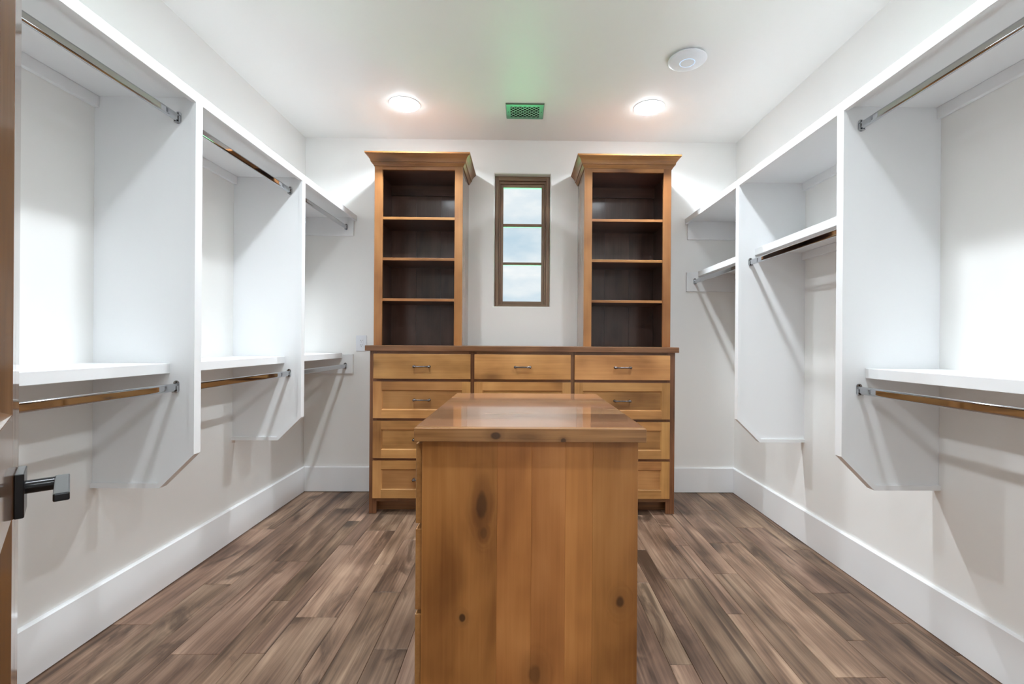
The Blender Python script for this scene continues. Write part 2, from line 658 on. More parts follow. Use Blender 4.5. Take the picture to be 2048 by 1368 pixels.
# front wall with the doorway the camera looks through
DX0, DX1, DH = -0.345, 0.500, 2.150
b = merge(bm_box(XL, DX0, YF - 0.12, YF, -0.06, H), bm_box(DX1, XR, YF - 0.12, YF, -0.06, H),
          bm_box(DX0, DX1, YF - 0.12, YF, DH, H))
struct('wall_front', b, 'wall', 'warm white painted wall around the doorway', 'wall')


def baseboard(name, pts, label):
    """pts: profile polygon extruded; given as a bmesh."""
    return struct(name, pts, 'trim', label, 'baseboard')


BH, BT = 0.192, 0.016
prof = lambda s, w0: [(w0, 0.004), (w0 + s * BT, 0.004), (w0 + s * BT, BH - 0.006), (w0 + s * (BT - 0.006), BH), (w0, BH)]
baseboard('baseboard_left', bm_prism(prof(1, XL), 'Y', YF, D), 'tall white baseboard along the left wall')
baseboard('baseboard_right', bm_prism(prof(-1, XR), 'Y', YF, D), 'tall white baseboard along the right wall')
pb = [(D, 0.004), (D - BT, 0.004), (D - BT, BH - 0.006), (D - BT + 0.006, BH), (D, BH)]
baseboard('baseboard_back', merge(bm_prism(pb, 'X', XL + BT, -1.004), bm_prism(pb, 'X', 1.043, XR - BT)),
          'tall white baseboard on the end wall beside the dresser')

# ------------------------------------------------------------------ window
win = thing('window_1', 'narrow wooden casement window with three stacked panes', 'window',
            ((WX0 + WX1) / 2, D + 0.06, WZ0), kind='structure')
fy0, fy1 = D + 0.058, D + 0.135
fw = 0.030
e = 0.001
for nm, bx, mt in (
        ('frame_jamb', (WX0 + e, WX0 + fw, fy0, fy1, WZ0 + e, WZ1 - e), 'window_wood_Z'),
        ('frame_jamb', (WX1 - fw, WX1 - e, fy0, fy1, WZ0 + e, WZ1 - e), 'window_wood_Z'),
        ('frame_head', (WX0 + fw, WX1 - fw, fy0, fy1, WZ1 - 0.032, WZ1 - e), 'window_wood_X'),
        ('frame_sill', (WX0 + fw, WX1 - fw, fy0, fy1, WZ0 + e, WZ0 + 0.020), 'window_wood_X'),
        ('stop', (WX0 + fw, WX0 + fw + 0.012, fy0 + 0.018, fy1, WZ0 + 0.020, WZ1 - 0.032), 'window_wood_Z'),
        ('stop', (WX1 - fw - 0.012, WX1 - fw, fy0 + 0.018, fy1, WZ0 + 0.020, WZ1 - 0.032), 'window_wood_Z'),
        ('stop', (WX0 + fw + 0.012, WX1 - fw - 0.012, fy0 + 0.018, fy1, WZ1 - 0.052, WZ1 - 0.032), 'window_wood_X')):
    part(win, nm, bm_box(*bx, bevel=0.0015), mt)
sx0, sx1, sz0, sz1 = WX0 + fw + 0.012, WX1 - fw - 0.012, WZ0 + 0.020, WZ1 - 0.052
sy0, sy1 = fy0 + 0.030, fy0 + 0.062
sash = part(win, 'sash', bm_box(sx0, sx0 + 0.022, sy0, sy1, sz0, sz1, bevel=0.0015), 'window_wood_Z')
part(win, 'sash_stile', bm_box(sx1 - 0.022, sx1, sy0, sy1, sz0, sz1, bevel=0.0015), 'window_wood_Z', parent=sash)
part(win, 'sash_rail', bm_box(sx0 + 0.022, sx1 - 0.022, sy0, sy1, sz1 - 0.026, sz1, bevel=0.0015), 'window_wood_X', parent=sash)
part(win, 'sash_rail', bm_box(sx0 + 0.022, sx1 - 0.022, sy0, sy1, sz0, sz0 + 0.026, bevel=0.0015), 'window_wood_X', parent=sash)
gx0, gx1 = sx0 + 0.022, sx1 - 0.022
zs = [sz0 + 0.026, 1.755, 1.777, 2.056, 2.080, sz1 - 0.026]
part(win, 'muntin', bm_box(gx0, gx1, sy0 + 0.003, sy1 - 0.003, zs[1], zs[2], bevel=0.003), 'window_wood_X')
part(win, 'muntin', bm_box(gx0, gx1, sy0 + 0.003, sy1 - 0.003, zs[3], zs[4], bevel=0.003), 'window_wood_X')
for a, c in ((zs[0], zs[1]), (zs[2], zs[3]), (zs[4], zs[5])):
    part(win, 'pane', bm_box(gx0, gx1, sy0 + 0.014, sy0 + 0.018, a, c), 'glass')

# lawn outside, seen only as the light it throws in
lawn = obj('lawn', bm_prism([(-40, 3.9), (40, 3.9), (40, 60), (-40, 60)], 'Z', -0.35, -0.25), 'lawn')
lawn['kind'] = 'structure'
lawn['label'] = 'green lawn outside below the window'
lawn['category'] = 'lawn'

# ------------------------------------------------------------------ hall behind the camera
HX0, HX1, HY0 = -1.60, 1.60, -2.4
yb = YF - 0.12
struct('hall_floor', bm_box(HX0, HX1, HY0, yb - 0.0, -0.05, 0.0), 'floor', 'brown wooden floor of the hall outside the doorway', 'floor')
struct('hall_ceiling', bm_box(HX0, HX1, HY0, yb, H, H + 0.12), 'ceiling', 'white ceiling of the hall outside the doorway', 'ceiling')
struct('wall_hall_left', bm_box(HX0 - 0.1, HX0, HY0, yb, -0.05, H), 'wall', 'white left wall of the hall outside the doorway', 'wall')
struct('wall_hall_right', bm_box(HX1, HX1 + 0.1, HY0, yb, -0.05, H), 'wall', 'white right wall of the hall outside the doorway', 'wall')
struct('wall_hall_end', bm_box(HX0 - 0.1, HX1 + 0.1, HY0 - 0.1, HY0, -0.05, H + 0.1), 'wall', 'white end wall of the hall outside the doorway', 'wall')

# ------------------------------------------------------------------ door standing open on the left
ANG = math.radians(133.663)
door = bpy.data.objects.new('door_1', None)
COL.objects.link(door)
door.location = (-0.3054, 0.2316, 0.0)
door.rotation_euler = (0, 0, ANG)
door['kind'] = 'structure'
door['label'] = 'stained alder panel door with black lever standing open at the left edge'
door['category'] = 'door'
DW, DT, DTOP = 0.760, 0.044, 2.130


def dpart(name, bm, mat, parent=None, smooth=False):
    return obj(name, bm, mat, parent or door, smooth=smooth)


ST = 0.118
z_b, z_l0, z_l1, z_t = 0.24, 0.885, 1.037, DTOP - 0.13
part_z = 0.008
dpart('stile', bm_box(0, ST, 0, DT, part_z, DTOP, bevel=0.0015), 'door_Z')
dpart('stile', bm_box(DW - ST, DW, 0, DT, part_z, DTOP, bevel=0.0015), 'door_Z')
for za, zb in ((part_z, z_b), (z_l0, z_l1), (z_t, DTOP)):
    dpart('rail', bm_box(ST, DW - ST, 0, DT, za, zb), 'door_X')
for za, zb in ((z_b, z_l0), (z_l1, z_t)):
    rec, slope = 0.014, 0.007
    x0, x1 = ST, DW - ST

    def loop(i, y):
        return [(x0 + i, y, za + i), (x1 - i, y, za + i), (x1 - i, y, zb - i), (x0 + i, y, zb - i)]
    pn = dpart('panel', bm_loft([loop(0.001, rec), loop(0.001, DT - rec)]), 'door_Z')
    for ya, yb3 in ((0.0005, rec), (DT - 0.0005, DT - rec)):
        sb = bmesh.new()
        rws = [[sb.verts.new(p) for p in lp] for lp in (loop(0.0004, ya), loop(slope, yb3), loop(0.0004, yb3))]
        for r0, r1 in zip(rws, rws[1:] + rws[:1]):
            for i in range(4):
                sb.faces.new((r0[i], r0[(i + 1) % 4], r1[(i + 1) % 4], r1[i]))
        bmesh.ops.recalc_face_normals(sb, faces=sb.faces)
        dpart('sticking', sb, 'door_Z', parent=pn)
# lever set on the room face (y < 0) and its twin on the far face
for s, y0 in ((-1, 0.0), (1, DT)):
    hz, hx = 0.909, DW - 0.060
    yy = lambda a, c: (min(y0 + s * a, y0 + s * c), max(y0 + s * a, y0 + s * c))
    a, c = yy(0.0, 0.011)
    h = dpart('lever_handle', bm_box(hx - 0.034, hx + 0.034, a, c, hz - 0.034, hz + 0.034, bevel=0.0012), 'black_metal')
    neck = bm_lathe([(0.0105, 0.0), (0.0105, 0.034)], 24, (0, 0, 0), 'Y')
    for v in neck.verts:
        v.co.y = -v.co.y if s > 0 else v.co.y
    bmesh.ops.recalc_face_normals(neck, faces=neck.faces)
    bmesh.ops.translate(neck, verts=neck.verts, vec=(hx, y0 + s * 0.0105, hz + 0.006))
    dpart('neck', neck, 'black_metal', parent=h, smooth=True)
    a, c = yy(0.043, 0.061)
    dpart('lever', bm_box(hx - 0.120, hx + 0.012, a, c, hz + 0.004, hz + 0.016, bevel=0.002, seg=2), 'black_metal', parent=h)
for hz in (0.25, 1.08, 1.92):
    hb = bm_lathe([(0.006, -0.045), (0.006, 0.045)], 12, (-0.002, 0.0, hz))
    dpart('hinge', hb, 'black_metal')

# jamb lining of the doorway
tr = thing('trim_1', 'white painted jamb lining of the doorway', 'trim', (DX0, YF - 0.06, 0), kind='structure')
part(tr, 'jamb', bm_box(DX0 + 0.0005, DX0 + 0.018, YF - 0.125, YF - 0.002, 0.001, DH - 0.001), 'trim')
part(tr, 'jamb', bm_box(DX1 - 0.018, DX1 - 0.0005, YF - 0.125, YF - 0.002, 0.001, DH - 0.001), 'trim')
part(tr, 'head', bm_box(DX0 + 0.018, DX1 - 0.018, YF - 0.125, YF - 0.002, DH - 0.019, DH - 0.001), 'trim')

# ------------------------------------------------------------------ closet carpentry
NOSE = 0.019
PLY = 0.019
Z_TOP, Z_UND, Z_NB = 2.107, 2.087, 2.066      # top shelf: top, underside of the board, bottom of the edge strip
P_BOT, CH = 0.577, 0.131                      # divider panels: bottom, size of the cut corner


def side(s):
    """returns wall x and a function: distance from the wall -> x"""
    w = XL if s < 0 else XR
    return w, (lambda d: w - s * d)


def xbox(f, d0, d1, y0, y1, z0, z1, bevel=0.0):
    a, c = f(d0), f(d1)
    return bm_box(min(a, c), max(a, c), y0, y1, z0, z1, bevel=bevel)


DEPTH = 0.395
GAP = 0.0004


def top_shelf(s, label):
    w, f = side(s)
    t = thing('top_shelf', label, 'shelf', (f(DEPTH / 2), (YF + D) / 2, Z_NB), group='full-length top shelves')
    part(t, 'shelf_board', xbox(f, GAP, DEPTH - NOSE, YF + GAP, D - GAP, Z_UND, Z_TOP), 'trim')
    part(t, 'front_strip', xbox(f, DEPTH - NOSE, DEPTH, YF + GAP, D - GAP, Z_NB, Z_TOP, bevel=0.0015), 'trim')


top_shelf(-1, 'long white top shelf running the whole left wall')
top_shelf(1, 'long white top shelf running the whole right wall')


def divider(s, y, label):
    w, f = side(s)
    t = thing('divider_panel', label, 'panel', (f(DEPTH / 2), y + 0.019, P_BOT), group='white closet divider panels')
    n = NOSE
    k = n * math.tan(math.pi / 8)
    zt = Z_NB - GAP
    ztb = Z_UND - GAP
    ya, yb_ = y + 0.0095, y + 0.0285
    # board (inset by the strip), polygon in (d, z)
    board = [(GAP, P_BOT + n), (DEPTH - CH - k, P_BOT + n), (DEPTH - n, P_BOT + CH + k), (DEPTH - n, ztb), (GAP, ztb)]
    part(t, 'board', bm_prism([(f(d), z) for d, z in board], 'Y', ya, yb_), 'trim')
    strips = [
        [(DEPTH - n, P_BOT + CH + k), (DEPTH, P_BOT + CH), (DEPTH, zt), (DEPTH - n, zt)],
        [(DEPTH - CH, P_BOT), (DEPTH, P_BOT + CH), (DEPTH - n, P_BOT + CH + k), (DEPTH - CH - k, P_BOT + n)],
        [(GAP, P_BOT), (DEPTH - CH, P_BOT), (DEPTH - CH - k, P_BOT + n), (GAP, P_BOT + n)]]
    for sp in strips:
        part(t, 'edge_strip', bm_prism([(f(d), z) for d, z in sp], 'Y', y, y + 0.038), 'trim')


divider(-1, Y1, 'white divider panel with cut corner on the left, nearer the door')
divider(-1, Y2, 'white divider panel with cut corner on the left, nearer the end wall')
divider(1, Y1, 'white divider panel with cut corner on the right, nearer the camera')
divider(1, Y2, 'white divider panel with cut corner on the right, nearer the end wall')

CL = 0.019     # cleat thickness
bays = {'A': (YF, Y1 + 0.0095), 'B': (Y1 + 0.0285, Y2 + 0.0095), 'C': (Y2 + 0.0285, D)}


def mid_shelf(s, bay, ztop, label):
    w, f = side(s)
    y0, y1 = bays[bay]
    if bay == 'C':
        y1 -= CL
    y0, y1 = y0 + GAP, y1 - GAP
    dd = 0.2965
    t = thing('closet_shelf', label, 'shelf', (f(dd / 2), (y0 + y1) / 2, ztop - 0.04), group='short shelves between the dividers')
    part(t, 'shelf_board', xbox(f, GAP, dd - NOSE, y0, y1, ztop - 0.020, ztop), 'trim')
    part(t, 'front_strip', xbox(f, dd - NOSE, dd, y0, y1, ztop - 0.039, ztop, bevel=0.0015), 'trim')


def wall_cleat(s, bay, ztop, label, h=0.044):
    w, f = side(s)
    y0, y1 = bays[bay]
    if bay == 'C':
        y1 -= CL
    t = obj('shelf_cleat', xbox(f, GAP, CL, y0 + GAP, y1 - GAP, ztop - h, ztop - GAP, bevel=0.0012), 'trim')
    t['label'] = label
    t['category'] = 'cleat'
    t['group'] = 'narrow wall cleats under the shelves'


def end_cleat(s, z0, z1, dd, label):
    w, f = side(s)
    t = obj('end_cleat', xbox(f, GAP, dd, D - CL, D - GAP, z0, z1 - GAP, bevel=0.0015), 'trim')
    t['label'] = label
    t['category'] = 'cleat'
    t['group'] = 'wide cleats on the end wall'


def rod(s, bay, z, label):
    w, f = side(s)
    y0, y1 = bays[bay]
    if bay == 'C':
        y1 -= CL
    xc = f(0.3215)
    t = thing('hanging_rod', label, 'rod', (xc, (y0 + y1) / 2, z - 0.017), group='oval chrome hanging rods')
    # oval tube: 15 x 30 mm stadium
    pts = []
    r, hh = 0.0070, 0.0085
    for i in range(9):
        a = math.pi * i / 8
        pts.append((xc + r * math.cos(a), z + hh + r * math.sin(a)))
    pts.append((xc - r, z + hh * 0.93))
    pts.append((xc - r, z - hh * 0.93))
    for i in range(9):
        a = math.pi + math.pi * i / 8
        pts.append((xc + r * math.cos(a), z - hh + r * math.sin(a)))
    pts.append((xc + r, z - hh * 0.93))
    pts.append((xc + r, z + hh * 0.93))
    part(t, 'tube', bm_prism(pts, 'Y', y0 + 0.003, y1 - 0.003), 'chrome', smooth=True)
    # end sockets: back plate, cup and two screws
    for ye, sg in ((y0, 1), (y1, -1)):
        def stad(rr, hh2, cx, cz):
            q = []
            for i in range(9):
                a = math.pi * i / 8
                q.append((cx + rr * math.cos(a), cz + hh2 + rr * math.sin(a)))
            for i in range(9):
                a = math.pi + math.pi * i / 8
                q.append((cx + rr * math.cos(a), cz - hh2 + rr * math.sin(a)))
            return q
        ya, yc = sorted((ye + sg * 0.0003, ye + sg * 0.0030))
        fl = part(t, 'socket', bm_prism(stad(0.0115, 0.0125, xc, z + 0.002), 'Y', ya, yc), 'chrome')
        ya, yc = sorted((ye + sg * 0.0030, ye + sg * 0.0120))
        cup = bm_prism([(xc - 0.0105, z - 0.019), (xc + 0.0105, z - 0.019), (xc + 0.0105, z + 0.006), (xc + 0.0078, z + 0.006),
                        (xc + 0.0078, z - 0.0162), (xc - 0.0078, z - 0.0162), (xc - 0.0078, z + 0.006), (xc - 0.0105, z + 0.006)],
                       'Y', ya, yc)
        part(t, 'cup', cup, 'chrome', parent=fl)
        sc_ = bm_lathe([(0.0028, 0.0), (0.0028, 0.0012), (0.0, 0.0016)], 10, (0, 0, 0), 'Y')
        if sg > 0:
            bmesh.ops.scale(sc_, verts=sc_.verts, vec=(1, -1, 1))
            bmesh.ops.reverse_faces(sc_, faces=sc_.faces)
        bmesh.ops.translate(sc_, verts=sc_.verts, vec=(xc, ye + sg * 0.0030, z + 0.0195))
        part(t, 'screw', sc_, 'black_metal', parent=fl)


# left side
mid_shelf(-1, 'A', 1.059, 'short white shelf at hip height in the bay nearest the wooden door')
mid_shelf(-1, 'B', 1.058, 'short white shelf at hip height between the two left divider panels')
mid_shelf(-1, 'C', 1.058, 'short white shelf at hip height between left divider and end wall')
rod(-1, 'A', 0.966, 'lower chrome rod in the bay behind the black door lever')
rod(-1, 'B', 0.960, 'lower chrome rod between the two left divider panels')
rod(-1, 'C', 0.958, 'lower chrome rod ending on the end wall beside the outlet')
rod(-1, 'A', 2.006, 'upper chrome rod in the left bay nearest the door')
rod(-1, 'B', 2.009, 'upper chrome rod between the two left divider panels')
rod(-1, 'C', 2.013, 'upper chrome rod ending on the end wall left of the bookcases')
end_cleat(-1, 0.900, 1.048, 0.377, 'low white cleat on the end wall under the outlet')
end_cleat(-1, 1.951, Z_UND, 0.376, 'white cleat on the end wall under the left top shelf')
wall_cleat(-1, 'A', Z_UND, 'narrow white cleat under the top shelf in the left bay nearest the door')
wall_cleat(-1, 'B', Z_UND, 'narrow white cleat under the top shelf between the two left dividers')
wall_cleat(-1, 'C', Z_UND, 'narrow white cleat under the top shelf in the left bay by the end wall')
# right side
mid_shelf(1, 'A', 1.056, 'short white shelf at hip height in the nearest bay on the right')
mid_shelf(1, 'B', 1.702, 'short white shelf at head height between the two right divider panels')
mid_shelf(1, 'C', 1.702, 'short white shelf at head height between right divider and end wall')
rod(1, 'A', 0.969, 'lower chrome rod in the nearest bay on the right')
rod(1, 'A', 2.010, 'upper chrome rod in the nearest bay on the right')
rod(1, 'B', 1.622, 'chrome rod under the head-height shelf between the two right dividers')
rod(1, 'C', 1.622, 'chrome rod under the head-height shelf ending on the end wall')
end_cleat(1, 1.546, 1.694, 0.383, 'white cleat holding the rod on the end wall at right')
end_cleat(1, 1.946, Z_UND, 0.377, 'white cleat on the end wall under the right top shelf')
wall_cleat(1, 'A', Z_UND, 'narrow white cleat under the top shelf in the nearest right bay')
wall_cleat(1, 'B', Z_UND, 'narrow white cleat under the top shelf between the two right dividers')
wall_cleat(1, 'B', 1.682, 'narrow white cleat under the head-height shelf between the two right dividers')
wall_cleat(1, 'C', 1.682, 'narrow white cleat under the head-height shelf by the end wall')

# ------------------------------------------------------------------ dresser
dx0, dx1, dyf = -1.002, 1.041, 3.113
CZ0, CZ1 = 1.085, 1.121
dr = thing('dresser', 'wide knotty alder dresser with twelve drawers under the window', 'dresser', ((dx0 + dx1) / 2, (dyf + D) / 2, 0))
yb_ = D - 0.018
part(dr, 'side_panel', bm_box(dx0 + 0.001, dx0 + 0.020, dyf + 0.019, yb_, 0.001, CZ0 - GAP), 'alder_Z')
part(dr, 'side_panel', bm_box(dx1 - 0.020, dx1 - 0.001, dyf + 0.019, yb_, 0.001, CZ0 - GAP), 'alder_Z')
part(dr, 'back_panel', bm_box(dx0 + 0.020, dx1 - 0.020, yb_ - 0.012, yb_, 0.09, CZ0 - GAP), 'brown_X')
part(dr, 'bottom_panel', bm_box(dx0 + 0.020, dx1 - 0.020, dyf + 0.019, yb_ - 0.012, 0.090, 0.105), 'brown_X')
part(dr, 'toe_kick', bm_box(dx0 + 0.020, dx1 - 0.020, dyf + 0.075, dyf + 0.090, 0.001, 0.090), 'brown_X')
cols = [(-0.974, -0.330), (-0.305, 0.338), (0.363, 1.003)]
rows = [(0.900, 1.066), (0.639, 0.882), (0.374, 0.620), (0.108, 0.356)]
# face frame
part(dr, 'stile', bm_box(dx0, dx0 + 0.048, dyf, dyf + 0.019, 0.001, CZ0 - GAP, bevel=0.001), 'brown_Z')
part(dr, 'stile', bm_box(dx1 - 0.058, dx1, dyf, dyf + 0.019, 0.001, CZ0 - GAP, bevel=0.001), 'brown_Z')
for xm in (-0.3175, 0.3505):
    part(dr, 'stile', bm_box(xm - 0.025, xm + 0.025, dyf, dyf + 0.019, 0.082, CZ0 - GAP, bevel=0.001), 'brown_Z')
segs = [(dx0 + 0.048, -0.3425), (-0.2925, 0.3255), (0.3755, dx1 - 0.058)]
for (za, zb) in ((0.082, 0.122), (0.345, 0.385), (0.609, 0.650), (0.872, 0.910), (1.055, CZ0 - GAP)):
    for (xa, xb) in segs:
        part(dr, 'rail', bm_box(xa, xb, dyf, dyf + 0.019, za, zb), 'brown_X')


def pull_bm():
    """Bar pull with ball ends, centred at the origin on the front plane, pointing to -Y."""
    L_ = 0.0500
    prof = []
    for i in range(9):                      # ball end
        a = math.pi * i / 8
        prof.append((0.0088 * math.sin(a) if i else 0.0, -L_ - 0.0088 * math.cos(a)))
    prof = [p for p in prof if p[1] < -L_ + 0.007]
    mid = [(0.0056, -L_ + 0.0078), (0.0072, -L_ + 0.011), (0.0052, -L_ + 0.014), (0.0050, -0.02), (0.0054, 0.0)]
    half = prof + mid
    full = half + [(r, -h) for r, h in reversed(half[:-1])]
    bar = bm_lathe(full, 14, (0, -0.026, 0), 'X')
    posts = [bm_lathe([(0.0092, 0.0), (0.0086, 0.003), (0.0048, 0.006), (0.0048, 0.026)], 12, (sx * L_, 0, 0), 'Y') for sx in (-1, 1)]
    return merge(bar, *posts)


PULL = None


def add_pull(root, parent, x, y, z, rotz=0.0):
    global PULL
    if PULL is None:
        bm = pull_bm()
        bmesh.ops.recalc_face_normals(bm, faces=bm.faces)
        PULL = bpy.data.meshes.new('handle')
        bm.to_mesh(PULL)
        bm.free()
        for p in PULL.polygons:
            p.use_smooth = True
        PULL.set_sharp_from_angle(angle=math.radians(50))
        PULL.materials.append(M['pewter'])
    o = bpy.data.objects.new('handle', PULL)
    COL.objects.link(o)
    o.parent = parent
    o.location = Vector((x, y, z)) - root.location
    o.rotation_euler = (0, 0, rotz)
    o['label'] = 'dark pewter bar pull'
    return o


fy = dyf - 0.019
for ci, (xa, xb) in enumerate(cols):
    for ri, (za, zb) in enumerate(rows):
        zc, xc = (za + zb) / 2, (xa + xb) / 2
        if ri == 0:
            d = part(dr, 'drawer', bm_box(xa, xb, fy, dyf - GAP, za, zb, bevel=0.0025, seg=2), 'alder_X')
            add_pull(dr, d, xc, fy, zc)
        else:
            fw_ = 0.055
            d = part(dr, 'drawer', bm_box(xa + 0.02, xb - 0.02, fy + 0.010, dyf - GAP, za + 0.02, zb - 0.02), 'panel_X')
            bv = 0.007

            def rail_poly(z0, z1, up):
                # cross-section (y, z) with the inner edge sloping to the panel
                if up:
                    return [(fy, z0), (dyf - GAP, z0), (dyf - GAP, z1 + bv), (fy + 0.010, z1 + bv), (fy + 0.001, z1)]
                return [(fy, z1), (dyf - GAP, z1), (dyf - GAP, z0 - bv), (fy + 0.010, z0 - bv), (fy + 0.001, z0)]

            def stile_poly(x0, x1, right):
                if right:      # inner edge on +x
                    return [(x0, fy), (x1, fy + 0.001), (x1 + bv, fy + 0.010), (x1 + bv, dyf - GAP), (x0, dyf - GAP)]
                return [(x1, fy), (x0, fy + 0.001), (x0 - bv, fy + 0.010), (x0 - bv, dyf - GAP), (x1, dyf - GAP)]
            part(dr, 'rail', bm_prism(rail_poly(za, za + fw_, True), 'X', xa + fw_, xb - fw_), 'alder_X', parent=d)
            part(dr, 'rail', bm_prism(rail_poly(zb - fw_, zb, False), 'X', xa + fw_, xb - fw_), 'alder_X', parent=d)
            part(dr, 'stile', bm_prism(stile_poly(xa, xa + fw_, True), 'Z', za, zb), 'alder_Z', parent=d)
            part(dr, 'stile', bm_prism(stile_poly(xb - fw_, xb, False), 'Z', za, zb), 'alder_Z', parent=d)
            add_pull(dr, d, xc, fy + 0.010, zc)

wt = obj('worktop', bm_box(-1.029, 1.060, 3.088, D - GAP, CZ0, CZ1, bevel=0.002, seg=2), 'brown_X',
         origin=(0.015, 3.33, CZ0))
wt['label'] = 'long brown wooden worktop on the dresser carrying both bookcases'
wt['category'] = 'worktop'

# ------------------------------------------------------------------ the two bookcases on the dresser


def crown_part(t, xa, xb, yf, which):
    # (projection, height) ogee from the bottom up
    z0 = 2.350
    pr = [(0.001, 0.0), (0.005, 0.0), (0.006, 0.004), (0.011, 0.011), (0.015, 0.018), (0.016, 0.023), (0.0225, 0.0235), (0.023, 0.028),
          (0.0255, 0.038), (0.030, 0.048), (0.037, 0.057), (0.045, 0.064), (0.049, 0.067), (0.049, 0.0705), (0.054, 0.071),
          (0.054, 0.081), (0.001, 0.081)]
    pr = [(o, z0 + h) for o, h in pr]
    if which == 'front':
        r = [[(xa - o, yf - o, z) for o, z in pr], [(xb + o, yf - o, z) for o, z in pr]]
    elif which == 'left':
        r = [[(xa - o, yf - o, z) for o, z in pr], [(xa - o, D - GAP, z) for o, z in pr]]
    else:
        r = [[(xb + o, yf - o, z) for o, z in pr], [(xb + o, D - GAP, z) for o, z in pr]]
    return bm_loft(r)


def bookcase(xa, xb, label):
    yf = 3.200
    zb, zt = CZ1 + GAP, 2.400
    t = thing('bookcase', label, 'bookcase', ((xa + xb) / 2, (yf + D) / 2, CZ1), group='open bookcases on the dresser')
    ye = D - 0.001
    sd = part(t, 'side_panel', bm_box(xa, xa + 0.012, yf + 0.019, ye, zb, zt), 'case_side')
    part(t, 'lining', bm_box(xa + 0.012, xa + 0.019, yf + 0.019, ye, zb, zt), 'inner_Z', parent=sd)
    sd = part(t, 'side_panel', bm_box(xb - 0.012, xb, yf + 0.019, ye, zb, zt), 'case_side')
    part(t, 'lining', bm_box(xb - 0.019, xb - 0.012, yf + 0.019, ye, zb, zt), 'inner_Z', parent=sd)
    # back in three boards
    bw = (xb - xa - 0.038) / 3
    for i in range(3):
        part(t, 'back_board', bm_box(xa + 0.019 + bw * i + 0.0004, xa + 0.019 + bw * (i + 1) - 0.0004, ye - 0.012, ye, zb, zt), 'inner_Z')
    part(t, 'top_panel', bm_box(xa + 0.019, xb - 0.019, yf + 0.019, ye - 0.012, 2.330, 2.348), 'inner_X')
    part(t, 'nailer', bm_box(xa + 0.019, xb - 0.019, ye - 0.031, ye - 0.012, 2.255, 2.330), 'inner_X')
    part(t, 'stile', bm_box(xa, xa + 0.054, yf, yf + 0.019, zb, zt, bevel=0.001), 'case_Z')
    part(t, 'stile', bm_box(xb - 0.054, xb, yf, yf + 0.019, zb, zt, bevel=0.001), 'case_Z')
    part(t, 'rail', bm_box(xa + 0.054, xb - 0.054, yf, yf + 0.019, 2.326, zt, bevel=0.001), 'case_X')
    for z in (2.008, 1.726, 1.445):
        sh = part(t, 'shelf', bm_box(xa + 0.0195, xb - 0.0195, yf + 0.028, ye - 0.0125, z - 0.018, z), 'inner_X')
        part(t, 'shelf_edge', bm_box(xa + 0.0195, xb - 0.0195, yf + 0.021, yf + 0.028, z - 0.018, z, bevel=0.001), 'case_X', parent=sh)
    for wch in ('front', 'left', 'right'):
        part(t, 'crown_moulding', crown_part(t, xa, xb, yf, wch), 'case_X' if wch == 'front' else 'case_Y')
    return t


bookcase(-1.006, -0.403, 'open alder bookcase with crown standing left of the window')
bookcase(0.435, 1.036, 'open alder bookcase with crown standing right of the window')

# ------------------------------------------------------------------ island
ix0, ix1, iy0, iy1 = -0.280, 0.338, 1.235, 2.080
IZ0, IZ1 = 0.884, 0.920
bx0, bx1, by0, by1 = -0.263, 0.322, 1.258, 2.055
isl = thing('island_cabinet', 'knotty alder island drawer cabinet standing in the middle of the floor', 'cabinet',
            ((bx0 + bx1) / 2, (by0 + by1) / 2, 0))
ox, oy = (bx0 + bx1) / 2, (by0 + by1) / 2
KN = [(-0.101 - ox, 0.713, 0.016, 0.044, 0.75), (-0.095 - ox, 0.632, 0.010, 0.018, 0.45), (-0.152 - ox, 0.404, 0.009, 0.012, 1.0),
      (0.276 - ox, 0.445, 0.014, 0.020, 0.9), (0.045 - ox, 0.25, 0.02, 0.03, 0.5)]
M['island_Z'] = wood('island_end_alder', 'Z', (0.250, 0.094, 0.025), (0.465, 0.196, 0.053), (0.620, 0.286, 0.088), rough=0.36, coat=0.1,
                     knots=KN, knot_gate=1.1, vary=(0.78, 1.12), hue_vary=0.010, fine=0.13, blotch=0.45, stretch=0.30, fig_scale=6.0)
edges = [bx0, -0.060, 0.033, 0.125, 0.199, bx1]
for xa, xb in zip(edges[:-1], edges[1:]):
    part(isl, 'end_board', bm_box(xa, xb, by0, by0 + 0.019, 0.001, IZ0 - GAP, bevel=0.0007), 'island_Z')
part(isl, 'end_panel', bm_box(bx0, bx1, by1 - 0.019, by1, 0.001, IZ0 - GAP, bevel=0.0008), 'alder_Z')
part(isl, 'side_panel', bm_box(bx1 - 0.019, bx1, by0 + 0.019, by1 - 0.019, 0.001, IZ0 - GAP), 'alder_Z')
part(isl, 'bottom_panel', bm_box(bx0 + 0.019, bx1 - 0.019, by0 + 0.019, by1 - 0.019, 0.09, 0.105), 'brown_Y')
part(isl, 'toe_kick', bm_box(bx0 + 0.07, bx0 + 0.085, by0 + 0.019, by1 - 0.019, 0.001, 0.09), 'brown_Y')
part(isl, 'stile', bm_box(bx0, bx0 + 0.019, by0 + 0.019, by0 + 0.045, 0.09, IZ0 - GAP), 'brown_Z')
part(isl, 'stile', bm_box(bx0, bx0 + 0.019, by1 - 0.045, by1 - 0.019, 0.09, IZ0 - GAP), 'brown_Z')
for za, zb in ((0.10, 0.14), (0.395, 0.43), (0.63, 0.665), (0.85, IZ0 - GAP)):
    part(isl, 'rail', bm_box(bx0, bx0 + 0.019, by0 + 0.045, by1 - 0.045, za, zb), 'brown_Y')
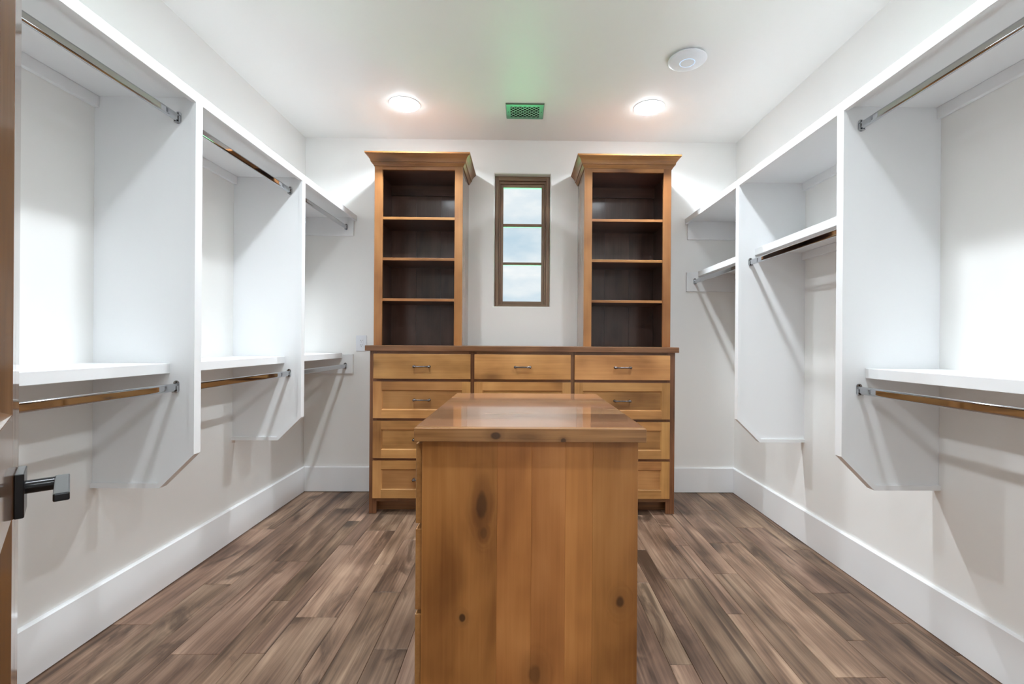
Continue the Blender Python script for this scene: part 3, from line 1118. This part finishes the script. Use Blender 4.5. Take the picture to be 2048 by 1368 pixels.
for za, zb in ((0.654, 0.872), (0.419, 0.639), (0.125, 0.407)):
    d = part(isl, 'drawer', bm_box(bx0 - 0.019, bx0 - GAP, by0 + 0.012, by1 - 0.012, za, zb, bevel=0.002, seg=2), 'alder_Y')
    add_pull(isl, d, bx0 - 0.019, (by0 + by1) / 2, (za + zb) / 2, rotz=-math.pi / 2)

it = thing('island_worktop', 'glossy thick alder worktop on the island cabinet', 'worktop', ((ix0 + ix1) / 2, (iy0 + iy1) / 2, IZ0))
KT = [(-0.064 - 0.029, 0.017, 0.014, 0.010, 1.0), (0.116 - 0.029, 0.004, 0.008, 0.008, 1.0), (0.02 - 0.029, 0.014, 0.03, 0.008, 0.25)]
M['edge_wood'] = wood('island_edge_alder', 'X', (0.16, 0.07, 0.025), (0.37, 0.18, 0.066), (0.50, 0.26, 0.104), rough=0.3, coat=0.25,
                      knots=KT, knot_gate=1.1, fine=0.35, blotch=0.35, vary=(0.98, 1.02))
part(it, 'front_edge', bm_box(ix0, ix1, iy0, iy0 + 0.024, IZ0, IZ1, bevel=0.0015, seg=2), 'edge_wood')
nb = 7
yy0, yy1 = iy0 + 0.024, iy1
for i in range(nb):
    a = yy0 + (yy1 - yy0) * i / nb
    c = yy0 + (yy1 - yy0) * (i + 1) / nb
    part(it, 'board', bm_box(ix0, ix1, a, c, IZ0, IZ1, bevel=0.0), 'top_wood')

# ------------------------------------------------------------------ recessed ceiling lights, with an added fill pair in the hall


def downlight(x, y, label, group='recessed ceiling lights', watts=None):
    t = thing('recessed_light', label, 'light', (x, y, H), group=group)
    o = (x, y, H)
    ring = bm_ring([(0.0905, -0.0003), (0.0905, -0.0030), (0.094, -0.0042), (0.1000, -0.0030), (0.1015, -0.0003)], 48, o)
    part(t, 'trim_ring', ring, 'plastic', smooth=True)
    lens = bm_lathe([(0.0, -0.0004), (0.090, -0.0004), (0.090, -0.0050), (0.085, -0.0110), (0.070, -0.0155), (0.045, -0.0185),
                     (0.0, -0.0200)], 40, o)
    part(t, 'lens', lens, 'lamp', smooth=True)
    ld = bpy.data.lights.new('lamp', 'AREA')
    ld.shape = 'DISK'
    ld.size = 0.075
    ld.energy = watts or LAMP_W
    ld.color = LAMP_COL
    ld.spread = math.radians(146)
    lo = bpy.data.objects.new('lamp', ld)
    COL.objects.link(lo)
    lo.parent = t
    lo.location = (0, 0, -0.0206)


downlight(LXa, 3.047, 'lit round recessed ceiling light left of the vent', watts=15.5)
downlight(LXb, 3.049, 'lit round recessed ceiling light right of the vent', watts=15.5)
downlight(LXa, 1.880, 'lit round recessed ceiling light above the left aisle, middle row', watts=8.8)
downlight(LXb, 1.880, 'lit round recessed ceiling light above the right aisle, middle row', watts=8.8)
downlight(LXa, 0.710, 'lit round recessed ceiling light inside the doorway on the left', watts=5.8)
downlight(LXb, 0.710, 'lit round recessed ceiling light inside the doorway on the right', watts=5.8)
downlight(-0.70, -0.95, 'added unseen round fill light in the hall outside the doorway on the left', watts=14.0)  # unseen hall pair, added to brighten the island front and low walls
downlight(0.75, -0.95, 'added unseen round fill light in the hall outside the doorway on the right', watts=14.0)

# ------------------------------------------------------------------ ceiling vent
vx0, vx1, vy0, vy1 = -0.107, 0.146, 3.014, 3.217
vt = thing('ceiling_vent', 'metal ceiling vent with diamond lattice grille in front of the window', 'vent', ((vx0 + vx1) / 2, (vy0 + vy1) / 2, H))
ox0, ox1, oy0, oy1 = vx0 + 0.031, vx1 - 0.031, vy0 + 0.031, vy1 - 0.031


def vent_frame():
    b = bmesh.new()
    R_ = lambda x0, x1, y0, y1, z: [b.verts.new(p) for p in ((x0, y0, z), (x1, y0, z), (x1, y1, z), (x0, y1, z))]
    rows = [R_(vx0, vx1, vy0, vy1, H - 0.0005), R_(vx0, vx1, vy0, vy1, H - 0.004),
            R_(vx0 + 0.005, vx1 - 0.005, vy0 + 0.005, vy1 - 0.005, H - 0.009),
            R_(ox0, ox1, oy0, oy1, H - 0.009), R_(ox0, ox1, oy0, oy1, H - 0.0005)]
    rows.append(rows[0])
    for r0, r1 in zip(rows[:-1], rows[1:]):
        for i in range(4):
            b.faces.new((r0[i], r0[(i + 1) % 4], r1[(i + 1) % 4], r1[i]))
    bmesh.ops.recalc_face_normals(b, faces=b.faces)
    return b


part(vt, 'frame', vent_frame(), 'vent_metal')
part(vt, 'duct_opening', bm_box(ox0, ox1, oy0, oy1, H - 0.0022, H - 0.0006), 'dark')
# lattice of diagonal wires clipped to the opening
PX, PY = 0.0307, 0.0330
lat = bmesh.new()
cxv, cyv = (ox0 + ox1) / 2, (oy0 + oy1) / 2
for sg in (1, -1):
    for k in range(-14, 15):
        # line: (x-cx)/PX + sg*(y-cy)/PY = k + .5  ->  parametrise in x, clip to the box
        c0 = k + 0.5
        pts = []
        for xq in (ox0, ox1):
            yq = cyv + sg * PY * (c0 - (xq - cxv) / PX)
            if oy0 <= yq <= oy1:
                pts.append((xq, yq))
        for yq in (oy0, oy1):
            xq = cxv + PX * (c0 - sg * (yq - cyv) / PY)
            if ox0 < xq < ox1:
                pts.append((xq, yq))
        if len(pts) < 2:
            continue
        (xa, ya), (xb, yb2) = pts[0], pts[1]
        L_ = math.hypot(xb - xa, yb2 - ya)
        if L_ < 0.004:
            continue
        w2 = 0.0014
        nx, ny = -(yb2 - ya) / L_ * w2, (xb - xa) / L_ * w2
        z0, z1 = H - 0.0085, H - 0.0065
        q = [(xa + nx, ya + ny), (xb + nx, yb2 + ny), (xb - nx, yb2 - ny), (xa - nx, ya - ny)]
        v0 = [lat.verts.new((px, py, z0)) for px, py in q]
        v1 = [lat.verts.new((px, py, z1)) for px, py in q]
        lat.faces.new(v0)
        lat.faces.new(v1)
        for i in range(4):
            lat.faces.new((v0[i], v0[(i + 1) % 4], v1[(i + 1) % 4], v1[i]))
bmesh.ops.recalc_face_normals(lat, faces=lat.faces)
part(vt, 'lattice', lat, 'vent_wire')
for xs in (vx0 + 0.016, vx1 - 0.016):
    part(vt, 'screw', bm_lathe([(0.0, -0.0108), (0.0028, -0.0100), (0.0032, -0.0085)], 12, (xs, cyv, H)), 'black_metal')

# ------------------------------------------------------------------ round device on the ceiling
ap = thing('ceiling_access_point', 'white disc-shaped device with faint blue light ring on the ceiling', 'device', (0.895, 2.512, H))
body = bm_lathe([(0.086, 0.0), (0.086, -0.010), (0.100, -0.012), (0.1015, -0.015), (0.099, -0.018), (0.085, -0.022), (0.060, -0.0265),
                 (0.041, -0.0285), (0.0405, -0.0278), (0.0370, -0.0282), (0.0365, -0.0290), (0.020, -0.0298), (0.0, -0.0300)], 56)
bmesh.ops.translate(body, verts=body.verts, vec=(0.895, 2.512, H - 0.0005))
part(ap, 'housing', body, 'plastic', smooth=True)
rg = bm_ring([(0.0369, -0.0281), (0.0406, -0.0277), (0.0406, -0.0286), (0.0369, -0.0290)], 56, (0.895, 2.512, H - 0.0006))
part(ap, 'light_ring', rg, 'ring', smooth=True)

# ------------------------------------------------------------------ wall outlet
px0, px1, pz0, pz1 = -1.254, -1.173, 1.072, 1.192
ou = thing('wall_outlet', 'white double wall outlet on the end wall beside the dresser', 'outlet', ((px0 + px1) / 2, D, pz0))
pcx, pcz = (px0 + px1) / 2, (pz0 + pz1) / 2
part(ou, 'cover_plate', bm_box(px0, px1, D - 0.006, D - 0.0003, pz0, pz1, bevel=0.002, seg=2), 'plastic')
fc = part(ou, 'receptacle', bm_box(pcx - 0.0167, pcx + 0.0167, D - 0.0085, D - 0.0058, pcz - 0.0335, pcz + 0.0335, bevel=0.001), 'plastic')
for zc in (pcz + 0.017, pcz - 0.017):
    for dxs in (-0.0064, 0.0064):
        part(ou, 'slot', bm_box(pcx + dxs - 0.0012, pcx + dxs + 0.0012, D - 0.0090, D - 0.0084, zc + 0.001, zc + 0.0085), 'dark', parent=fc)
    part(ou, 'ground_hole', bm_lathe([(0.0024, 0.0), (0.0024, 0.0006)], 10, (pcx, D - 0.0084, zc - 0.0065), 'Y'), 'dark', parent=fc)
